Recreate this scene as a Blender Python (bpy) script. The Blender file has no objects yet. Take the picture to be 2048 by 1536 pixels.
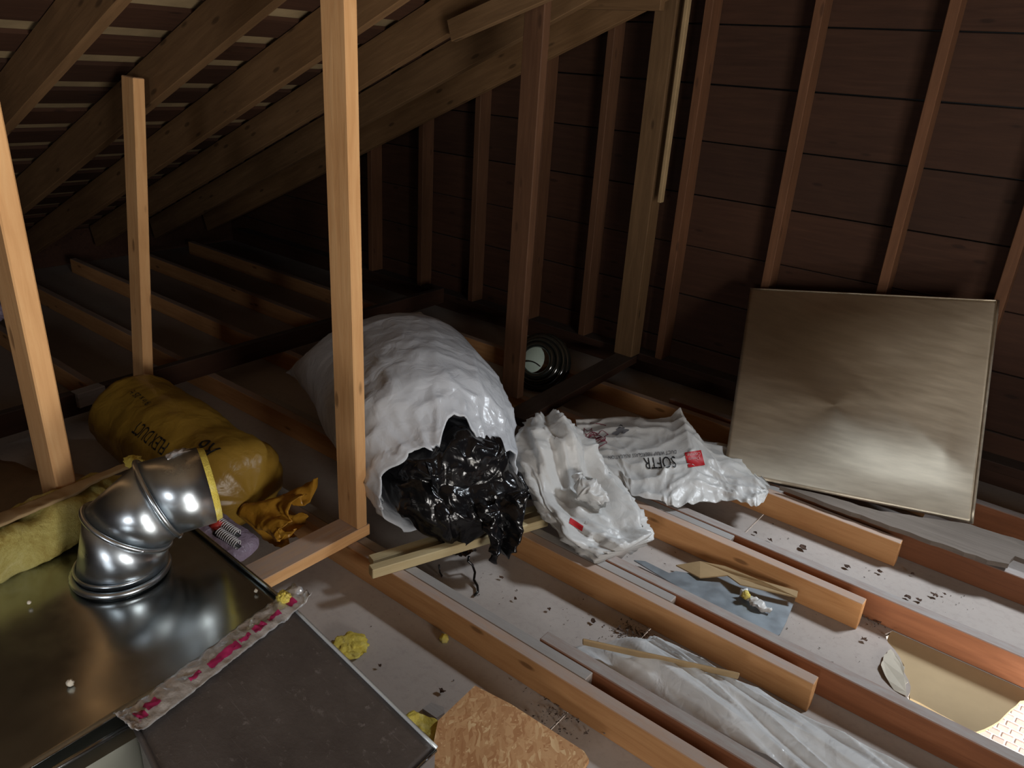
import bpy, bmesh, math, random
from mathutils import Vector, Matrix, noise

random.seed(7)
V = Vector
SC = bpy.context.scene
COL = SC.collection

# ------------------------------------------------------------------ camera
F_PX = 1540.0
CAM = V((0, 0, 1.454))
# rows: camera right, down, forward expressed in world axes
RR = V((0.77623, 0.62759, 0.05993)).normalized()
RF = V((-0.56009, 0.73013, -0.39142)).normalized()
RD = RF.cross(RR).normalized()
RR = RD.cross(RF).normalized()
cam_d = bpy.data.cameras.new('camera')
cam_d.sensor_width = 36.0
cam_d.lens = F_PX / 2048 * 36.0
cam_d.clip_start = 0.02
cam = bpy.data.objects.new('camera', cam_d)
COL.objects.link(cam)
RU, RB = -RD, -RF
cam.matrix_world = Matrix(((RR.x, RU.x, RB.x, CAM.x), (RR.y, RU.y, RB.y, CAM.y), (RR.z, RU.z, RB.z, CAM.z), (0, 0, 0, 1)))
SC.camera = cam


def ray(px, py):
    return RR * ((px - 1024) / F_PX) + RD * ((py - 768) / F_PX) + RF


def pz(px, py, z=0.0):
    r = ray(px, py)
    return CAM + r * ((z - CAM.z) / r.z)


def pyy(px, py, y):
    r = ray(px, py)
    return CAM + r * (y / r.y)


def pxx(px, py, x):
    r = ray(px, py)
    return CAM + r * (x / r.x)


# ------------------------------------------------------------------ world, lights, exposure
W = bpy.data.worlds.new('world')
SC.world = W
W.use_nodes = True
W.node_tree.nodes['Background'].inputs[0].default_value = (0.75, 0.86, 1.0, 1)
W.node_tree.nodes['Background'].inputs[1].default_value = 0.04
SC.view_settings.view_transform = 'Standard'
SC.view_settings.look = 'None'
SC.view_settings.gamma = 1.0
SC.view_settings.use_curve_mapping = False
SC.view_settings.exposure = 0.0


def area(name, loc, target, sx, sy, energy, col=(1, 1, 1)):
    d = bpy.data.lights.new(name, 'AREA')
    d.shape = 'RECTANGLE'
    d.size, d.size_y = sx, sy
    d.energy = energy
    d.color = col
    o = bpy.data.objects.new(name, d)
    COL.objects.link(o)
    o.location = loc
    o.rotation_euler = (V(target) - V(loc)).to_track_quat('-Z', 'Y').to_euler()
    return o


# daylight entering by the gable opening to the right of the frame
area('gable_daylight', (1.25, 4.3, 3.6), (-0.7, 1.7, 0.1), 0.7, 0.7, 225, (0.84, 0.92, 1.0))
# the lit room below, seen through the broken ceiling on the right and through the access hatch
area('room_light', (1.25, 0.55, -0.35), (0.2, 1.0, 1.6), 1.0, 1.0, 115, (1.0, 0.94, 0.85))
area('hatch_light', (-0.15, -0.35, -0.30), (-0.9, 1.4, 0.7), 0.5, 0.5, 8, (1.0, 0.95, 0.88))
# added frontal fill light, shining through an invented window opening behind the viewer
area('front_fill_light', (.25, -2.35, 1.15), (-1.0, 1.5, .6), 0.55, 0.55, 18, (0.97, 0.98, 1.0))
# daylight entering by the side window at the right, outside the frame
area('side_window_daylight', (2.75, -.05, 1.0), (-1.6, 1.3, .5), 0.9, 0.8, 66, (1.0, 0.96, 0.91))
area('room_wall_light', (0.9, 1.9, -0.6), (0.2, 3.3, -1.1), 0.5, 0.5, 50, (1.0, 0.97, 0.93))


# ------------------------------------------------------------------ materials
def lin(c):
    return tuple(x / 12.92 if x <= 0.04045 else ((x + 0.055) / 1.055) ** 2.4 for x in c)


class NT:
    def __init__(s, name):
        s.m = bpy.data.materials.new(name)
        s.m.use_nodes = True
        s.t = s.m.node_tree
        s.b = s.t.nodes['Principled BSDF']
        s.out = s.t.nodes['Material Output']

    def n(s, kind, **kw):
        n = s.t.nodes.new(kind)
        for k, v in kw.items():
            if k in n.inputs.keys():
                n.inputs[k].default_value = v
            else:
                setattr(n, k, v)
        return n

    def l(s, a, b):
        s.t.links.new(a, b)

    def coord(s, scale=(1, 1, 1), kind='Object', rand=True):
        tc = s.n('ShaderNodeTexCoord')
        mp = s.n('ShaderNodeMapping')
        mp.inputs['Scale'].default_value = scale
        if rand:
            oi = s.n('ShaderNodeObjectInfo')
            ml = s.n('ShaderNodeMath', operation='MULTIPLY')
            ml.inputs[1].default_value = 37.0
            s.l(oi.outputs['Random'], ml.inputs[0])
            ad = s.n('ShaderNodeVectorMath', operation='ADD')
            s.l(tc.outputs[kind], ad.inputs[0])
            s.l(ml.outputs[0], ad.inputs[1])
            s.l(ad.outputs[0], mp.inputs[0])
        else:
            s.l(tc.outputs[kind], mp.inputs[0])
        return mp.outputs[0]

    def noise(s, vec, scale, detail=4, rough=.6, dist=0.0):
        n = s.n('ShaderNodeTexNoise')
        n.inputs['Scale'].default_value = scale
        n.inputs['Detail'].default_value = detail
        n.inputs['Roughness'].default_value = rough
        n.inputs['Distortion'].default_value = dist
        s.l(vec, n.inputs['Vector'])
        return n.outputs['Fac']

    def ramp(s, fac, stops):
        r = s.n('ShaderNodeValToRGB')
        e = r.color_ramp.elements
        while len(e) < len(stops):
            e.new(.5)
        for i, (p, c) in enumerate(stops):
            e[i].position = p
            e[i].color = (*c, 1) if len(c) == 3 else c
        s.l(fac, r.inputs[0])
        return r.outputs[0]

    def mix(s, fac, a, b, mode='MIX'):
        m = s.n('ShaderNodeMix', data_type='RGBA', blend_type=mode)
        if isinstance(fac, float):
            m.inputs[0].default_value = fac
        else:
            s.l(fac, m.inputs[0])
        for sock, v in ((m.inputs[6], a), (m.inputs[7], b)):
            if isinstance(v, tuple):
                sock.default_value = (*v, 1)
            else:
                s.l(v, sock)
        return m.outputs[2]

    def bump(s, h, strength=.3, dist=.01):
        b = s.n('ShaderNodeBump')
        b.inputs['Strength'].default_value = strength
        b.inputs['Distance'].default_value = dist
        s.l(h, b.inputs['Height'])
        s.l(b.outputs[0], s.b.inputs['Normal'])
        return b

    def topfac(s, lo=.55, hi=.95):
        g = s.n('ShaderNodeNewGeometry')
        sx = s.n('ShaderNodeSeparateXYZ')
        s.l(g.outputs['Normal'], sx.inputs[0])
        mr = s.n('ShaderNodeMapRange')
        mr.inputs[1].default_value = lo
        mr.inputs[2].default_value = hi
        s.l(sx.outputs['Z'], mr.inputs[0])
        return mr.outputs[0]


MATS = {}


def wood(name, c1, c2, c3, rough=.75, knots=.75, dust=None, dustamt=.8):
    t = NT(name)
    v = t.coord((1.3, 16, 16))
    g = t.noise(v, 3.2, 6, .62, .6)
    col = t.ramp(g, [(.28, c1), (.5, c2), (.72, c3)])
    v2 = t.coord((1, 1, 1))
    blot = t.noise(v2, 3.0, 3, .5)
    col = t.mix(.35, col, t.ramp(blot, [(.3, tuple(x * .7 for x in c2)), (.7, c3)]))
    # knots
    vk = t.coord((1.0, 3.2, 3.2))
    vo = t.n('ShaderNodeTexVoronoi', feature='F1')
    vo.inputs['Scale'].default_value = 4.6
    vo.inputs['Randomness'].default_value = 1.0
    t.l(vk, vo.inputs['Vector'])
    kn = t.ramp(vo.outputs['Distance'], [(.08, (1, 1, 1)), (.14, (0, 0, 0))])
    kf = t.n('ShaderNodeMath', operation='MULTIPLY')
    kf.inputs[1].default_value = knots
    t.l(kn, kf.inputs[0])
    col = t.mix(kf.outputs[0], col, tuple(x * .38 for x in c1))
    oi = t.n('ShaderNodeObjectInfo')
    tone = t.ramp(oi.outputs['Random'], [(0, (.82, .82, .82)), (1, (1.12, 1.06, 1.0))])
    col = t.mix(1.0, col, tone, 'MULTIPLY')
    if dust:
        tf = t.topfac()
        dn = t.noise(t.coord((2.0, 9, 9)), 6.0, 5, .65)
        df = t.ramp(dn, [(.25, (.55, .55, .55)), (.7, (1, 1, 1))])
        m = t.n('ShaderNodeMath', operation='MULTIPLY')
        t.l(tf, m.inputs[0])
        t.l(df, m.inputs[1])
        m2 = t.n('ShaderNodeMath', operation='MULTIPLY')
        m2.inputs[1].default_value = dustamt
        t.l(m.outputs[0], m2.inputs[0])
        col = t.mix(m2.outputs[0], col, dust)
    t.l(col, t.b.inputs['Base Color'])
    t.b.inputs['Roughness'].default_value = rough
    t.b.inputs['Specular IOR Level'].default_value = .25
    t.bump(g, .25, .004)
    MATS[name] = t.m
    return t.m


def plain(name, c, rough=.6, metal=0.0, var=.25, nscale=8, bump=.0, bscale=40, spec=.4, coat=0.0, trans=0.0):
    t = NT(name)
    v = t.coord()
    n = t.noise(v, nscale, 5, .6)
    col = t.ramp(n, [(.3, tuple(x * (1 - var) for x in c)), (.7, tuple(min(1, x * (1 + var)) for x in c))])
    t.l(col, t.b.inputs['Base Color'])
    t.b.inputs['Roughness'].default_value = rough
    t.b.inputs['Metallic'].default_value = metal
    t.b.inputs['Specular IOR Level'].default_value = spec
    t.b.inputs['Coat Weight'].default_value = coat
    if bump:
        t.bump(t.noise(v, bscale, 5, .65), bump, .006)
    if trans:
        tr = t.n('ShaderNodeBsdfTranslucent')
        t.l(col, tr.inputs[0])
        ms = t.n('ShaderNodeMixShader')
        ms.inputs[0].default_value = trans
        t.l(t.b.outputs[0], ms.inputs[1])
        t.l(tr.outputs[0], ms.inputs[2])
        t.l(ms.outputs[0], t.out.inputs['Surface'])
    MATS[name] = t.m
    return t.m


DUST = (.40, .345, .32)
wood('pine', (.44, .20, .075), (.56, .285, .115), (.66, .36, .16), dust=DUST, dustamt=.9)
wood('pine_post', (.52, .27, .11), (.64, .36, .16), (.72, .45, .22), dust=DUST, dustamt=.8)
wood('grey_wood', (.20, .16, .14), (.29, .25, .225), (.37, .325, .295), knots=.4, dust=(.36, .35, .34), dustamt=.9)
wood('dark_grey_wood', (.10, .085, .072), (.14, .12, .105), (.18, .158, .14), knots=.3)
wood('red_wood', (.16, .06, .028), (.22, .085, .038), (.28, .115, .055), knots=.4, dust=(.38, .365, .35), dustamt=.95)
wood('rafter_wood', (.11, .060, .027), (.155, .088, .040), (.21, .122, .058), knots=.7)
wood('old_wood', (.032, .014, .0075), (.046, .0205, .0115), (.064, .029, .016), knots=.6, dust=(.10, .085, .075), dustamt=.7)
wood('stud_wood', (.082, .037, .018), (.115, .053, .026), (.155, .073, .037), knots=.5)
wood('batten', (.46, .36, .18), (.58, .47, .26), (.66, .56, .34), knots=.2)
plain('plywood', (.25, .18, .095), .8, var=.3, nscale=6)


def drywall():
    t = NT('drywall')
    v = t.coord(rand=False)
    n1 = t.noise(v, 2.2, 4, .6)
    n2 = t.noise(v, 42, 5, .7)
    col = t.ramp(n1, [(.3, (.37, .32, .285)), (.7, (.47, .42, .385))])
    col = t.mix(.35, col, t.ramp(n2, [(.30, (.33, .285, .26)), (.5, (.46, .41, .375))]))
    t.l(col, t.b.inputs['Base Color'])
    t.b.inputs['Roughness'].default_value = .9
    t.b.inputs['Specular IOR Level'].default_value = .15
    t.bump(n2, .15, .004)
    MATS['drywall'] = t.m


drywall()
plain('drywall_back', (.47, .36, .215), .9, var=.1, nscale=5, spec=.15)
plain('gypsum', (.72, .66, .55), .9, var=.12, nscale=20, bump=.3, spec=.15)
plain('cream_paper', (.60, .55, .45), .9, var=.1, nscale=10, spec=.15, trans=.1)


def metal(name, c, rough, scale=(3, 3, 3), rv=.15, bs=.08, aniso=0.0, bscale=3.0):
    t = NT(name)
    v = t.coord(scale)
    n = t.noise(v, 5, 4, .6)
    col = t.ramp(n, [(.3, tuple(x * .85 for x in c)), (.7, c)])
    t.l(col, t.b.inputs['Base Color'])
    t.b.inputs['Metallic'].default_value = 1.0
    r = t.n('ShaderNodeMapRange')
    r.inputs[3].default_value = rough - rv * .5
    r.inputs[4].default_value = rough + rv
    t.l(n, r.inputs[0])
    t.l(r.outputs[0], t.b.inputs['Roughness'])
    t.b.inputs['Anisotropic'].default_value = aniso
    t.bump(t.noise(t.coord(), bscale, 2, .4), bs, .02)
    MATS[name] = t.m


metal('galvanised', (.40, .425, .43), .17, bs=.10)
metal('galvanised_dull', (.30, .31, .27), .5, bs=.05)
metal('galvanised_elbow', (.62, .68, .73), .27, bs=.06)
metal('sheet_metal', (.74, .67, .54), .48, (1.5, 1.5, 14), .1, bs=.35, aniso=.5, bscale=2.6)
plain('foil_tape', (.66, .68, .71), .28, metal=.6, var=.15, nscale=20, bump=.6, bscale=30)
plain('bright_edge', (.62, .68, .72), .35, metal=.3, var=.1)
metal('grey_metal', (.36, .40, .43), .5, (4, 4, 4), .2, bs=.1)
plain('magenta_tape', (.42, .025, .12), .4, var=.3, nscale=20)


def ductboard():
    t = NT('duct_board')
    v = t.coord()
    n = t.noise(v, 6, 6, .7)
    n2 = t.noise(t.coord((2, 30, 2)), 7, 3, .6)
    col = t.ramp(n, [(.3, (.085, .074, .072)), (.7, (.15, .135, .13))])
    sp = t.noise(v, 55, 4, .75)
    col = t.mix(t.ramp(sp, [(.60, (0, 0, 0)), (.72, (.6, .6, .6))]), col, (.30, .28, .28))
    sc = t.ramp(n2, [(.66, (0, 0, 0)), (.74, (.5, .5, .5))])
    col = t.mix(sc, col, (.26, .24, .24))
    t.l(col, t.b.inputs['Base Color'])
    t.b.inputs['Roughness'].default_value = .42
    t.b.inputs['Metallic'].default_value = .25
    t.bump(sp, .25, .004)
    MATS['duct_board'] = t.m


ductboard()


def fibre(name, a, b, c):
    t = NT(name)
    v = t.coord()
    n = t.noise(v, 12, 8, .75, 1.0)
    col = t.ramp(n, [(.25, a), (.5, b), (.7, c)])
    t.l(col, t.b.inputs['Base Color'])
    t.b.inputs['Roughness'].default_value = 1.0
    t.b.inputs['Specular IOR Level'].default_value = .05
    t.bump(t.noise(v, 60, 6, .8), .8, .01)
    MATS[name] = t.m


fibre('fibreglass', (.30, .19, .03), (.58, .50, .17), (.72, .66, .32))
fibre('fibreglass_bright', (.62, .44, .05), (.80, .66, .14), (.88, .78, .35))


def plastic(name, c, rough, trans, bscale=9, bs=.55, var=.08, alpha=1.0):
    t = NT(name)
    v = t.coord()
    n = t.noise(v, 5, 4, .6)
    col = t.ramp(n, [(.3, tuple(x * (1 - var) for x in c)), (.7, c)])
    t.l(col, t.b.inputs['Base Color'])
    t.b.inputs['Roughness'].default_value = rough
    t.b.inputs['Specular IOR Level'].default_value = .5
    t.b.inputs['Alpha'].default_value = alpha
    vo = t.n('ShaderNodeTexVoronoi', feature='DISTANCE_TO_EDGE')
    vo.inputs['Scale'].default_value = bscale
    dn = t.n('ShaderNodeTexNoise')
    dn.inputs['Scale'].default_value = 6
    t.l(v, dn.inputs['Vector'])
    mx = t.n('ShaderNodeVectorMath', operation='ADD')
    t.l(v, mx.inputs[0])
    sc = t.n('ShaderNodeVectorMath', operation='SCALE')
    sc.inputs['Scale'].default_value = .12
    t.l(dn.outputs['Color'], sc.inputs[0])
    t.l(sc.outputs[0], mx.inputs[1])
    t.l(mx.outputs[0], vo.inputs['Vector'])
    ad = t.n('ShaderNodeMath', operation='ADD')
    t.l(vo.outputs['Distance'], ad.inputs[0])
    t.l(t.noise(v, bscale * 2.2, 3, .5, .8), ad.inputs[1])
    bm = t.bump(ad.outputs[0], bs, .012)
    if trans:
        tr = t.n('ShaderNodeBsdfTranslucent')
        t.l(col, tr.inputs[0])
        t.l(bm.outputs[0], tr.inputs['Normal'])
        ms = t.n('ShaderNodeMixShader')
        ms.inputs[0].default_value = trans
        t.l(t.b.outputs[0], ms.inputs[1])
        t.l(tr.outputs[0], ms.inputs[2])
        t.l(ms.outputs[0], t.out.inputs['Surface'])
    MATS[name] = t.m


plastic('white_plastic', (.74, .77, .82), .24, .2, 8, .45)
plastic('cream_plastic', (.76, .755, .735), .36, .25, 11, .25)
plastic('black_plastic', (.006, .006, .007), .2, 0, 9, .4)
plastic('yellow_plastic', (.40, .235, .035), .35, .12, 9, .3, var=.25)
plastic('orange_plastic', (.60, .30, .035), .3, .2, 14, .3, var=.2)
plastic('purple_plastic', (.42, .34, .46), .25, .15, 25, .5, var=.5)
plastic('clear_film', (.92, .94, .95), .18, .3, 9, .5, alpha=.72)
plain('black_ink', (.012, .012, .014), .5, var=.1)
plain('grey_ink', (.12, .12, .13), .6, var=.1)
plain('red_ink', (.48, .016, .022), .45, var=.08)
plain('pink_ink', (.62, .34, .34), .5, var=.1)
plain('maroon_ink', (.22, .02, .05), .5, var=.1)
plain('black_rubber', (.012, .012, .012), .4)
plain('red_plastic', (.55, .05, .04), .35)
plain('spring_steel', (.80, .80, .82), .3, metal=.3, var=.05)
plain('pale_green', (.42, .52, .46), .5, var=.15)
plain('dark_glass', (.012, .014, .012), .12, spec=.8, coat=.6)
plain('kraft', (.16, .10, .05), .85, var=.35, nscale=4, bump=.2)
plain('kraft_light', (.34, .235, .12), .85, var=.2, nscale=6)
plain('leaf', (.075, .04, .025), .9, var=.5, nscale=30)
plain('crumb', (.11, .085, .07), .95, var=.6, nscale=60)
plain('brick', (.62, .47, .42), .9, var=.25, nscale=4)
plain('mortar', (.85, .80, .76), .95, var=.1)
plain('room_floor', (.5, .45, .4), .8)
plain('cap_metal', (.10, .105, .11), .45, metal=.6, var=.4, nscale=14)


def osb():
    t = NT('osb')
    v = t.coord((1, 1, 1))
    dn = t.n('ShaderNodeTexNoise')
    dn.inputs['Scale'].default_value = 22
    t.l(v, dn.inputs['Vector'])
    sc = t.n('ShaderNodeVectorMath', operation='SCALE')
    sc.inputs['Scale'].default_value = .03
    t.l(dn.outputs['Color'], sc.inputs[0])
    ad = t.n('ShaderNodeVectorMath', operation='ADD')
    t.l(v, ad.inputs[0])
    t.l(sc.outputs[0], ad.inputs[1])
    cols = []
    for ang, sc_ in ((.6, (36, 170, 10)), (1.5, (32, 150, 10)), (2.3, (34, 160, 10))):
        mp = t.n('ShaderNodeMapping')
        mp.vector_type = 'TEXTURE'
        mp.inputs['Rotation'].default_value = (0, 0, ang)
        mp.inputs['Scale'].default_value = tuple(1 / x for x in sc_)
        t.l(ad.outputs[0], mp.inputs[0])
        vo = t.n('ShaderNodeTexVoronoi', feature='F1')
        vo.inputs['Scale'].default_value = 1.0
        t.l(mp.outputs[0], vo.inputs['Vector'])
        sp_ = t.n('ShaderNodeSeparateColor')
        t.l(vo.outputs['Color'], sp_.inputs[0])
        cols.append((t.ramp(sp_.outputs[0], [(.05, (.44, .21, .085)), (.45, (.55, .30, .135)), (.85, (.62, .365, .175)), (1, (.76, .54, .29))]), sp_.outputs[1]))
    c = cols[0][0]
    for q in (1, 2):
        f = t.ramp(cols[q][1], [(.45, (0, 0, 0)), (.55, (1, 1, 1))])
        c = t.mix(f, c, cols[q][0])
    t.l(c, t.b.inputs['Base Color'])
    t.b.inputs['Roughness'].default_value = .7
    t.bump(t.noise(v, 60, 5, .7), .25, .004)
    MATS['osb'] = t.m


osb()


# ------------------------------------------------------------------ object helpers
def tag(o, label=None, cat=None, group=None, kind=None):
    if label:
        o['label'] = label
    if cat:
        o['category'] = cat
    if group:
        o['group'] = group
    if kind:
        o['kind'] = kind
    return o


def link(name, me, mat, parent=None, smooth=False):
    o = bpy.data.objects.new(name, me)
    COL.objects.link(o)
    if mat:
        me.materials.append(MATS[mat])
    if parent:
        o.parent = parent
    if smooth:
        for p in me.polygons:
            p.use_smooth = True
    return o


def empty(name, loc):
    o = bpy.data.objects.new(name, None)
    o.empty_display_size = .05
    COL.objects.link(o)
    o.location = loc
    return o


def mesh(name, verts, faces):
    me = bpy.data.meshes.new(name)
    me.from_pydata([tuple(v) for v in verts], [], faces)
    me.validate()
    me.update()
    return me


def flip_out(me):
    bm = bmesh.new()
    bm.from_mesh(me)
    bmesh.ops.recalc_face_normals(bm, faces=bm.faces)
    bm.to_mesh(me)
    bm.free()
    return me


def boxmesh(name, sx, sy, sz, bev=.002, ox=0, oy=0, oz=0):
    """box from (ox,oy,oz) spanning sx,sy,sz, soft edges"""
    bm = bmesh.new()
    bmesh.ops.create_cube(bm, size=1)
    for v in bm.verts:
        v.co = V((ox + (v.co.x + .5) * sx, oy + (v.co.y + .5) * sy, oz + (v.co.z + .5) * sz))
    if bev:
        bmesh.ops.bevel(bm, geom=list(bm.edges), offset=bev, segments=1, affect='EDGES')
    me = bpy.data.meshes.new(name)
    bm.to_mesh(me)
    bm.free()
    return me


def lumber(name, a, b, up, w, t, mat, parent=None, bev=.0025, wav=0.0):
    """board of length |b-a| : local x along the grain, z along 'up', w = size along up, t = thickness.
    a,b = centre line ends"""
    a, b, up = V(a), V(b), V(up).normalized()
    x = (b - a)
    L = x.length
    x.normalize()
    y = up.cross(x).normalized()
    z = x.cross(y).normalized()
    me = boxmesh(name, L, t, w, bev, 0, -t / 2, -w / 2)
    if wav:
        bm = bmesh.new()
        bm.from_mesh(me)
        bm.free()
    o = link(name, me, mat)
    m = Matrix(((x.x, y.x, z.x, a.x), (x.y, y.y, z.y, a.y), (x.z, y.z, z.z, a.z), (0, 0, 0, 1)))
    if parent:
        o.parent = parent
        o.matrix_basis = parent.matrix_basis.inverted() @ m
    else:
        o.matrix_world = m
    return o


def fbm(p, oct=4, lac=2.1, gain=.5):
    s, a, q = 0.0, 1.0, V(p)
    for _ in range(oct):
        s += a * noise.noise(q)
        q = q * lac + V((3.1, 1.7, 5.3))
        a *= gain
    return s


def ridge(p, oct=3):
    s, a, q = 0.0, 1.0, V(p)
    for _ in range(oct):
        s += a * (1 - 2 * abs(noise.noise(q)))
        q = q * 2.1 + V((1.3, 4.7, 2.9))
        a *= .5
    return s


def crumple(p, freq, amp):
    """vector displacement that folds a surface into facets and creases"""
    q = V(p) * freq
    return V((ridge(q), ridge(q + V((17, 3, 9))), ridge(q + V((5, 31, 13))))) * amp


def crease(p, k=7):
    return (1 - abs(noise.noise(V(p)))) ** k


def loft(name, rings, mat, parent=None, closed=True, cap0=True, cap1=True, smooth=True, disp=None):
    n = len(rings[0])
    vs = [V(p) for r in rings for p in r]
    if disp:
        vs = [p + disp(p, i // n, i % n) for i, p in enumerate(vs)]
    fs = []
    m = n if closed else n - 1
    for i in range(len(rings) - 1):
        for j in range(m):
            k = (j + 1) % n
            fs.append((i * n + j, i * n + k, (i + 1) * n + k, (i + 1) * n + j))
    if cap0 and closed:
        c = sum(vs[:n], V()) / n
        vs.append(c)
        ci = len(vs) - 1
        fs += [(ci, (j + 1) % n, j) for j in range(n)]
    if cap1 and closed:
        b0 = (len(rings) - 1) * n
        c = sum(vs[b0:b0 + n], V()) / n
        vs.append(c)
        ci = len(vs) - 1
        fs += [(ci, b0 + j, b0 + (j + 1) % n) for j in range(n)]
    me = flip_out(mesh(name, vs, fs))
    return link(name, me, mat, parent, smooth)


def grid(name, fn, nu, nv, mat, parent=None, thick=0.0, smooth=True):
    vs = [fn(i / nu, j / nv) for i in range(nu + 1) for j in range(nv + 1)]
    fs = [(i * (nv + 1) + j, (i + 1) * (nv + 1) + j, (i + 1) * (nv + 1) + j + 1, i * (nv + 1) + j + 1) for i in range(nu) for j in range(nv)]
    me = mesh(name, vs, fs)
    o = link(name, me, mat, parent, smooth)
    if thick:
        md = o.modifiers.new('thickness', 'SOLIDIFY')
        md.thickness = thick
        md.offset = 0
    return o


def prism(name, pts, thick, mat, parent=None, nrm=None, smooth=False):
    """polygon (list of world points) extruded by thick along nrm (downwards by default)"""
    pts = [V(p) for p in pts]
    d = V(nrm or (0, 0, -1)) * thick
    n = len(pts)
    vs = pts + [p + d for p in pts]
    fs = [tuple(range(n)), tuple(range(2 * n - 1, n - 1, -1))]
    fs += [(i, n + i, n + (i + 1) % n, (i + 1) % n) for i in range(n)]
    me = flip_out(mesh(name, vs, fs))
    return link(name, me, mat, parent, smooth)


def tube(name, pts, r, mat, parent=None, seg=10, cap=True, closed=False):
    rings = []
    pts = [V(p) for p in pts]
    prev = None
    N = len(pts)
    for i, p in enumerate(pts):
        if closed:
            t = pts[(i + 1) % N] - pts[i - 1]
        else:
            t = pts[min(i + 1, N - 1)] - pts[max(i - 1, 0)]
        t.normalize()
        if prev is None:
            prev = V((0, 0, 1)) if abs(t.z) < .9 else V((1, 0, 0))
        u = (prev - t * prev.dot(t)).normalized()
        prev = u
        w = t.cross(u)
        rr = r[i] if isinstance(r, (list, tuple)) else r
        rings.append([p + u * (rr * math.cos(a)) + w * (rr * math.sin(a)) for a in [k * math.tau / seg for k in range(seg)]])
    if closed:
        rings.append(rings[0])
    return loft(name, rings, mat, parent, cap0=cap and not closed, cap1=cap and not closed)


def jag(pts, step=.012, amp=.004, seed=0, fixed=()):
    """break polygon edges into a torn outline"""
    out = []
    rnd = random.Random(seed)
    n = len(pts)
    for i in range(n):
        a, b = V(pts[i]), V(pts[(i + 1) % n])
        out.append(a)
        if i in fixed:
            continue
        L = (b - a).length
        k = int(L / step)
        d = (b - a)
        side = V((-d.y, d.x, 0)).normalized() if d.length else V()
        for j in range(1, k):
            out.append(a + d * (j / k) + side * rnd.uniform(-amp, amp))
    return out


def text_mesh(body, size, name, extrude=0.0, font_scale_x=1.0):
    cu = bpy.data.curves.new(name, 'FONT')
    cu.body = body
    cu.size = size
    cu.align_x = 'CENTER'
    cu.align_y = 'CENTER'
    cu.extrude = extrude
    cu.resolution_u = 3
    o = bpy.data.objects.new(name, cu)
    COL.objects.link(o)
    dg = bpy.context.evaluated_depsgraph_get()
    me = bpy.data.meshes.new_from_object(o.evaluated_get(dg))
    bpy.data.objects.remove(o)
    bpy.data.curves.remove(cu)
    bm = bmesh.new()
    bm.from_mesh(me)
    for v in bm.verts:
        v.co.x *= font_scale_x
    for _ in range(2):
        long = [e for e in bm.edges if e.calc_length() > size * .22]
        if long:
            bmesh.ops.subdivide_edges(bm, edges=long, cuts=1)
    bmesh.ops.triangulate(bm, faces=bm.faces)
    bm.to_mesh(me)
    bm.free()
    return me


JH = .089            # ceiling joists are two-by-fours on edge
JY = [1.231 + .406 * k for k in range(5)]
SLOPE, RB0 = .4406, 2.453     # rafter undersides: z = SLOPE*x + RB0


def roofz(x):
    return SLOPE * x + RB0


# ================================================================== THE SETTING
# ---- floor: ceiling boards of the room below, seen from above
floor = empty('floor', (0, 0, 0))
tag(floor, 'dusty beige backs of the ceiling drywall sheets between the joists', 'floor', kind='structure')
XS = -.712
prism('drywall_panel', [(-5.4, -2.2, 0), (XS - .003, -2.2, 0), (XS - .003, 3.33, 0), (-5.4, 3.33, 0)], .012, 'drywall', floor)
# right hand sheet, broken open on the right, around the access hatch
y0, y1 = 1.735, 2.115
tear = [V((2.5, y0, 0)), V((.6, y0, 0)), V((.25, y0, 0)), V((.0, y0, 0)), pz(1830, 1420), pz(1815, 1395), pz(1817, 1360), pz(1806, 1330), pz(1790, 1300), pz(1776, 1285), pz(1770, 1268), V((-.185, y1, 0)), V((.3, y1, 0)), V((2.5, y1, 0))]
prism('drywall_panel', [(XS + .003, 3.33, 0), (2.5, 3.33, 0)] + [tuple(p) for p in reversed(jag(tear, .02, .006, 3, fixed=(0, 1, 2, 10, 11, 12)))] + [(2.5, 1.2, 0), (.55, 1.2, 0), (.55, .35, 0), (.3, .35, 0), (.3, -.55, 0), (-.55, -.55, 0), (-.55, .3, 0), (XS + .003, .3, 0)], .012, 'drywall', floor)
prism('drywall_panel', [(XS + .003, -2.2, 0), (2.5, -2.2, 0), (2.5, -.6, 0), (XS + .003, -.6, 0)], .012, 'drywall', floor)

# ---- gable wall at the back
GY = 3.25
wall = empty('wall_back', (0, 0, 0))
tag(wall, 'dark brown gable wall of horizontal boards on studs', 'wall', kind='structure')
pitch = .236
z = -.02
k = 0
while z < 3.2:
    z2 = z + pitch - .005
    xl = max(-5.4, (z - RB0 - .15) / SLOPE)
    segs = [(xl, 2.6)]
    if z2 > 1.5 and z < 2.5:
        segs = [(xl, .05), (1.0, 2.6)]
    for (a, b) in segs:
        if b - a > .1:
            dz = random.uniform(-.002, .002)
            dy = random.uniform(-.003, .003)
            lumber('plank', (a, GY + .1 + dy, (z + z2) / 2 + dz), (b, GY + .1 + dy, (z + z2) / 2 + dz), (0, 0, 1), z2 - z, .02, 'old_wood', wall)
    z += pitch
    k += 1
for (a, b, c, d) in ((-5.4, 2.6, -.05, 1.5), (-5.4, .05, 1.5, 2.5), (1.0, 2.6, 1.5, 2.5), (-5.4, 2.6, 2.5, 3.7)):
    prism('light_block_sheet', [(a, GY + .125, c), (b, GY + .125, c), (b, GY + .125, d), (a, GY + .125, d)], .004, 'black_rubber', wall, nrm=(0, 1, 0))  # added backing sheet, stops the bright world showing through the plank gaps
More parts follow.
